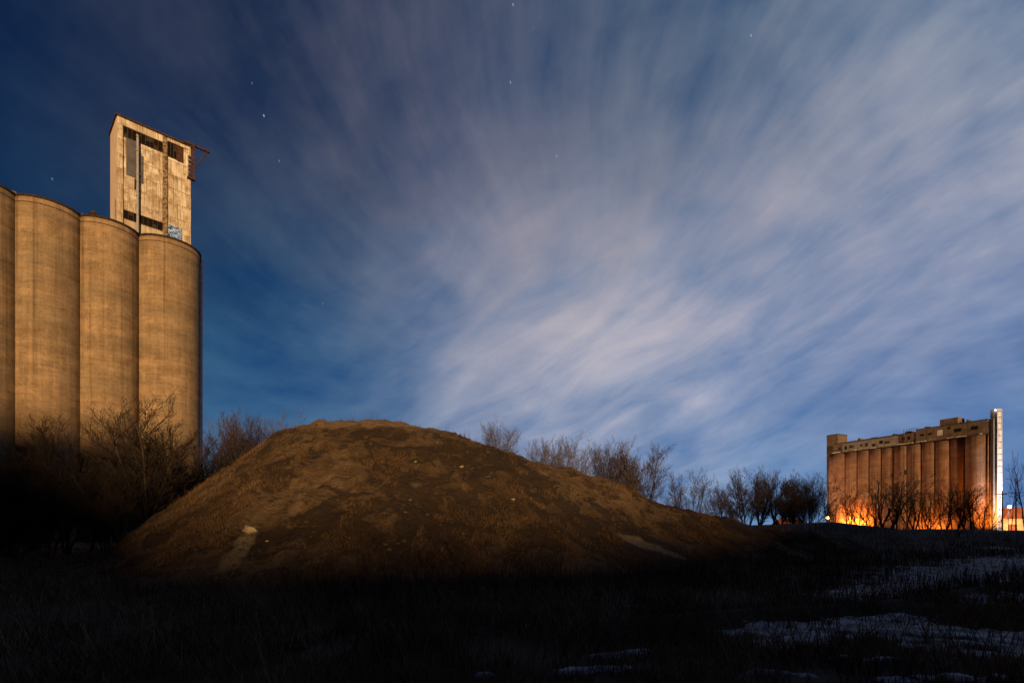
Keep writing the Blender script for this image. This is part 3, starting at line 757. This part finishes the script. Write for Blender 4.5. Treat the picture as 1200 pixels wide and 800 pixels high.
flood('floodlight', fpt(20, 9, .3), fpt(20, 0, 1), 26000, ORANGE, 130, 'dim orange floodlight behind the trees at the middle of the distant elevator')
# local y is +90 deg from E2: (-E2.y, E2.x) which points to the viewer's side
flood('floodlight', fpt(54, 9, .3), fpt(54, 0, 2), 220000, ORANGE, 120, 'low orange floodlight washing the bases of the left silos of the distant elevator')
flood('floodlight', fpt(-4.0, 10, .3), fpt(1.5, 0, 9), 42000, ORANGE, 75, 'orange floodlight at the right corner of the distant elevator')
flood('floodlight', wpos + Vector((2.5, -15, .2)), wpos + Vector((0, 0, 30)), 85000, (.90, .93, 1), 90, 'white floodlight at the foot of the white tower')

# ------------------------------------------------------------------ right-hand buildings
wh = empty('warehouse', (222, 232, 0)); tag(wh, 'low warehouse with a dark red roof and orange-lit wall, right edge', 'warehouse')
MB().box(-14.5, 30, 0, 16, 0, 6.2).build('wall', M['wallb'], wh)
MB().box(-15, 30.5, -.5, 16.5, 6.203, 11.0).build('roof', M['brick'], wh)
for k in range(3): MB().box(-11 + k * 8, -7.5 + k * 8, -.12, -.003, 0.0, 3.8).build('door', M['brick'], wh)
flood('floodlight', (212, 222, .4), (211, 232, 3), 15000, (1, .50, .16), 150, 'orange floodlight before the low warehouse')
sh_ = empty('shed', ((931 - 600) / F * 150, 150, 0)); tag(sh_, 'small shed with an orange-red roof behind the clump of trees', 'shed')
MB().box(-3.4, 3.4, 0, 6, 0, 2.6).build('wall', M['wallb'], sh_)
b = MB(); b.v += [(-3.8, -.4, 2.6), (3.8, -.4, 2.6), (3.8, 6.4, 2.6), (-3.8, 6.4, 2.6), (-3.4, 3, 4.6), (3.4, 3, 4.6)]
b.f += [(0, 1, 5, 4), (2, 3, 4, 5), (1, 2, 5), (3, 0, 4), (0, 3, 2, 1)]; b.build('roof', flat('orange_roof', (.45, .13, .05), .2, 1), sh_)
lamp('yard_lamp', 926, 609, 146, (1, .6, .3), 2, .12, 'faint orange lamp before the small shed', 700, (1, .5, .2), True, (0, -.4, 0))

# utility poles and their wire
def upole(px, D, top_py, label):
    x_ = (px - 600) / F * D; h = EYE + (HOR - top_py) / F * D
    e = empty('utility_pole', (x_, D, 0)); tag(e, label, 'utility pole', 'wooden utility poles by the elevator')
    MB().cyl(0, 0, -.5, h, .20, .13, 8).build('pole', M['wood'], e)
    MB().box(-1.3, 1.3, -.08, .08, h - 1.0, h - .8).build('crossarm', M['wood'], e)
    for k in (-1.1, 0.45, 1.1): MB().cyl(k, 0, h - .79, h - .55, .06, .04, 6).build('insulator', M['pane'], e)
    return Vector((x_, D, h - .6))
A = upole(1174.6, 150, 575, 'wooden utility pole just right of the white tower')
B = upole(1190.6, 152, 573.5, 'wooden utility pole nearest the right edge')
wr = MB()
for dy in (-1.1, 1.1):
    for a_p, b_p in ((A + Vector((-8, 6, .2)), A), (A, B), (B, B + Vector((14, 3, .3)))):
        wr.tube([tuple(a_p.lerp(b_p, t_ / 8) + Vector((dy, 0, -.35 * 4 * (t_ / 8) * (1 - t_ / 8)))) for t_ in range(9)], .035, 4)
tag(wr.build('overhead_wires', M['rim']), 'thin dark wires strung between the two utility poles', 'wires')

# white stakes by the left trees
for px, py, D, h, lean, lab in ((130, 655, 24, .6, .02, 'thin white upright stake at the left foot of the mound'), (200, 590, 31, .8, .3, 'thin white leaning stake in the brush above the left slope')):
    x_ = (px - 600) / F * D; zb = EYE + (HOR - py - 10) / F * D
    z0 = float(surf_h(np.array([x_]), np.array([D]))[0])
    o = MB().tube([(0, 0, -.1), (lean * h, 0, max(zb + h * .6 - z0, h))], [.014, .010], 6).build('stake', M['stake'], None, (x_, D, z0)); tag(o, lab, 'stake')

# ------------------------------------------------------------------ bare trees
def grow_tree(seed, H, stems, spread, dens=(9, 6, 4), droop=0.0, r0=.11, lean=0.0, tipr=.007):
    rr = random.Random(seed); TR = MB(); CR = MB()
    def branch(p, d, L, r, lev):
        ns = (7, 5, 4, 3)[lev]; pts_ = [p.copy()]; ds = [d.copy()]; rad = [r]
        end = (.35, .3, .35, .5)[lev]
        for i in range(ns):
            wob_ = (.13, .15, .16, .14)[lev]
            d = (d + Vector((rr.gauss(0, wob_), rr.gauss(0, wob_), rr.gauss(0, wob_) * .6)) + Vector((lean * .05, 0, .10 - droop))).normalized()
            p = p + d * (L / ns); pts_.append(p.copy()); ds.append(d.copy()); rad.append(max(r * (1 - (1 - end) * (i + 1) / ns), tipr))
        (TR if lev == 0 else CR).tube(pts_, rad, (6, 4, 3, 3)[lev], cap=False)
        if lev >= 3: return
        nc = max(2, int(dens[lev] * rr.uniform(.8, 1.2)))
        for k in range(nc):
            t_ = (.22 if lev == 0 else .12) + (.98 - (.22 if lev == 0 else .12)) * (k + rr.random()) / nc; i = min(int(t_ * ns), ns - 1); f_ = t_ * ns - i
            q_ = pts_[i].lerp(pts_[i + 1], f_); dd = ds[i + 1]
            ax = Vector((rr.gauss(0, 1), rr.gauss(0, 1), rr.gauss(0, .4))); ax = (ax - dd * ax.dot(dd)).normalized()
            a = R(rr.uniform(24, 52)); nd = (dd * math.cos(a) + ax * math.sin(a)).normalized()
            rr_ = max(rad[i] * rr.uniform(.42, .62), tipr)
            branch(q_, nd, L * (1 - .45 * t_) * rr.uniform(.42, .62), rr_, lev + 1)
    for s in range(stems):
        a = 6.283 * (s + rr.random() * .6) / stems; tilt = spread * rr.uniform(.35, 1.0)
        d = Vector((math.sin(tilt) * math.cos(a) + lean * .25, math.sin(tilt) * math.sin(a), math.cos(tilt))).normalized()
        branch(Vector((math.cos(a) * .12, math.sin(a) * .12, -.3)), d, H * rr.uniform(.72, .9), r0 * rr.uniform(.7, 1.1), 0)
    zs = sorted(v[2] for v in CR.v); k_ = H / zs[int(len(zs) * .992)]
    for mb in (TR, CR): mb.v = [(x * k_, y * k_, z * k_) for x, y, z in mb.v]
    return TR, CR
PROTO = []
specs = [ # seed, H, stems, spread, dens
 (21, 10, 6, .58, (16, 10, 6), 0, .13, 0), (22, 10, 5, .45, (16, 10, 6), 0, .13, .2), (23, 10, 7, .66, (14, 9, 6), 0, .10, 0),
 (24, 10, 4, .40, (16, 10, 6), .02, .14, -.3), (25, 10, 1, .10, (17, 9, 5), 0, .17, .3), (26, 10, 13, .52, (12, 9, 6), 0, .07, .1), (27, 10, 18, 1.0, (10, 8, 6), .05, .07, 0), (28, 10, 9, .95, (13, 9, 6), .04, .09, .25)]
for sp in specs:
    T_, C_ = grow_tree(*sp, tipr=.009)
    PROTO.append((T_.mesh('trunk', M['bark'], True), C_.mesh('crown', M['twig'], False), C_))
REDC = []
for T_, C_, mb in PROTO:
    c2 = C_.copy(); c2.materials.clear(); c2.materials.append(M['twig2']); REDC.append(c2)
thick = []
for sp in (specs[1], specs[3], specs[4]):
    s2 = list(sp); s2[4] = (8, 5, 3)
    T_, C_ = grow_tree(*s2, tipr=.016); thick.append((T_.mesh('trunk', M['bark'], True), C_.mesh('crown', M['twig'], False)))
tree_rs = random.Random(3)
GLC = []
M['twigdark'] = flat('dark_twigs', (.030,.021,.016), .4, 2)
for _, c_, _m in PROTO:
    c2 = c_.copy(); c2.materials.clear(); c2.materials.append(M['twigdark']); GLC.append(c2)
def plant(px, D, top_py, k, label, group, base_z=None, wide=1.0, red=False, far_=False, rz=None, name='bare_tree'):
    x_ = (px - 600) / F * D
    z0 = float(surf_h(np.array([x_]), np.array([D]))[0]) - .05 if base_z is None else base_z
    Ht = 1.0 * (EYE + (HOR - top_py) / F * D - z0)
    e = empty(name, (x_, D, z0), tree_rs.random() * 6.28 if rz is None else rz); s = Ht / 10
    e.scale = (s * wide, s * wide, s)
    tag(e, label, 'tree', group)
    if far_: T_, C_ = thick[k % 3]
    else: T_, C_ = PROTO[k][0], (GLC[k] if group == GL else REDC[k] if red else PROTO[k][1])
    link('trunk', T_, e); link('crown', C_, e)
GL = 'bare trees and brush before the left elevator'
plant(163, 37, 476, 0, 'tall spreading many-stemmed bare tree in front of the left elevator', GL, wide=1.05)
for px, D, tp, k, w, lab in (
  (8, 33, 524, 2, .8, 'bare brushy tree at the very left edge of the photo'),
  (38, 38, 505, 1, .9, 'slim bare tree second from the left edge'),
  (58, 31, 560, 5, .8, 'low dense thicket bush between the left edge and the tallest tree'),
  (78, 36, 530, 3, .8, 'crooked bare tree in front of the second silo'),
  (105, 40, 520, 4, 1.0, 'bare tree directly left of the tallest spreading tree'),
  (122, 30, 580, 5, .8, 'waist-high brush clump left of the mound foot'),
  (20, 28, 590, 5, .9, 'low brush clump at the left edge nearest the viewer'),
  (140, 34, 545, 2, .8, 'small bare tree under the left side of the tallest tree'),
  (192, 41, 512, 1, .8, 'slim bare tree just right of the tallest spreading tree'),
  (214, 43, 528, 2, .9, 'reddish bare bush at the right edge of the left elevator'),
  (228, 46, 536, 5, .9, 'low bush under the elevator corner conduit')):
    plant(px, D, tp, k, lab, GL, wide=w, red=(k in (2, 5)))
GB = 'bare trees behind the mound'
for px, D, tp, k, w, red, lab in (
  (252, 50, 494, 2, .8, 0, 'first bare tree right of the left elevator, behind the mound'),
  (272, 54, 486, 1, .75, 0, 'tallest bare tree between the left elevator and the mound top'),
  (294, 52, 490, 0, .7, 0, 'third bare tree in the row left of the mound top'),
  (316, 55, 491, 3, .9, 1, 'fourth bare tree in the row left of the mound top'),
  (336, 56, 494, 5, .8, 1, 'last bare tree of the row, beside the mound shoulder'),
  (541, 33.2, 509, 6, .5, 1, 'tiny reddish bush peeking over the ridge right of the mound top'),
  (584, 33.8, 495, 6, .60, 1, 'isolated round pale bush on the mound skyline'),
  (638, 34.3, 516, 6, .66, 1, 'left bush of the skyline pair right of the round pale bush'),
  (671, 34.5, 514, 6, .66, 1, 'right bush of the skyline pair, with dense round crown'),
  (708, 35, 520, 7, .62, 0, 'left tree of the skyline group above the middle of the right slope'),
  (726, 36, 521, 6, .58, 1, 'middle tree of the skyline group above the right slope'),
  (751, 35.5, 524, 7, .85, 0, 'wide fan-shaped tree at the right of the skyline group'),
  (808, 36.5, 554, 7, .75, 0, 'solitary small bare tree above the lower right slope')):
    plant(px, D, tp, k, lab, GB, wide=w * (.8 if D > 45 else 1), red=bool(red), base_z=0. if D > 45 else None)
GC = 'clump of bare trees at the right foot of the mound'
for px, D, tp, k, w, lab in (
  (846, 52, 566, 2, .9, 'low spreading tree at the left of the dark clump'),
  (874, 60, 552, 0, .85, 'second tree from the left in the dark clump'),
  (892, 64, 549, 1, .9, 'tallest tree of the dark clump left of the distant elevator'),
  (912, 62, 553, 0, .8, 'fourth tree of the dark clump with a rounded crown'),
  (934, 66, 556, 2, .9, 'dense dark tree of the clump over the shed roof'),
  (950, 63, 558, 5, .9, 'rightmost dense tree of the dark clump beside the distant elevator'),
  (926, 58, 580, 5, .9, 'low dense bush under the right of the dark clump'),
  (858, 58, 588, 5, .7, 'low bush under the left of the dark clump')):
    plant(px, D, tp, k, lab, GC, wide=w)
GD = 'bare trees in front of the distant elevator'
ords = ['first','second','third','fourth','fifth','sixth','seventh','eighth','ninth','tenth','eleventh','twelfth','thirteenth','fourteenth','fifteenth','sixteenth','seventeenth','eighteenth']
ft = [(976, 578), (998, 568), (1010, 580), (1026, 558), (1038, 552), (1050, 556), (1059, 562), (1070, 574), (1083, 566), (1092, 578), (1106, 566), (1119, 560), (1127, 572), (1138, 566), (1152, 580), (1162, 588)]
for i, (px, tp) in enumerate(ft):
    plant(px, 118 + tree_rs.random() * 45, tp + 1, tree_rs.choice((0, 1, 2, 0)), f'{ords[i]} bare tree from the left in front of the distant elevator', GD, base_z=-.1, wide=.8 + .25 * tree_rs.random(), far_=True)
plant(1184, 140, 532, 2, 'slender curved bare tree between the two utility poles', GD, base_z=0, wide=.38, far_=True)
plant(1203, 120, 528, 2, 'bare tree cut by the right edge of the photo', GD, base_z=0, wide=.6, far_=True)
# small woody weeds standing at the foot of the mound
for i, (px, D, h, lab) in enumerate(((505, 17.5, 1.5, 'small bare sapling at the middle of the mound foot'), (540, 18, 1.7, 'bushy bare sapling right of the middle of the mound foot'), (470, 17, 1.1, 'short sapling left of the middle of the mound foot'),
     (617, 18.5, 1.5, 'thin sapling at the foot of the mound below the round pale bush'), (425, 15.5, .8, 'knee-high dark sapling in the weeds below the mound'), (655, 19, 1.3, 'thin sapling below the right slope of the mound'))):
    x_ = (px - 600) / F * D; z0 = float(surf_h(np.array([x_]), np.array([D]))[0])
    e = empty('sapling', (x_, D, z0), i * 1.3); e.scale = (h / 10 * .9,) * 2 + (h / 10,)
    tag(e, lab, 'sapling', 'saplings at the foot of the mound'); link('trunk', thick[i % 2][0], e); link('crown', thick[i % 2][1], e)
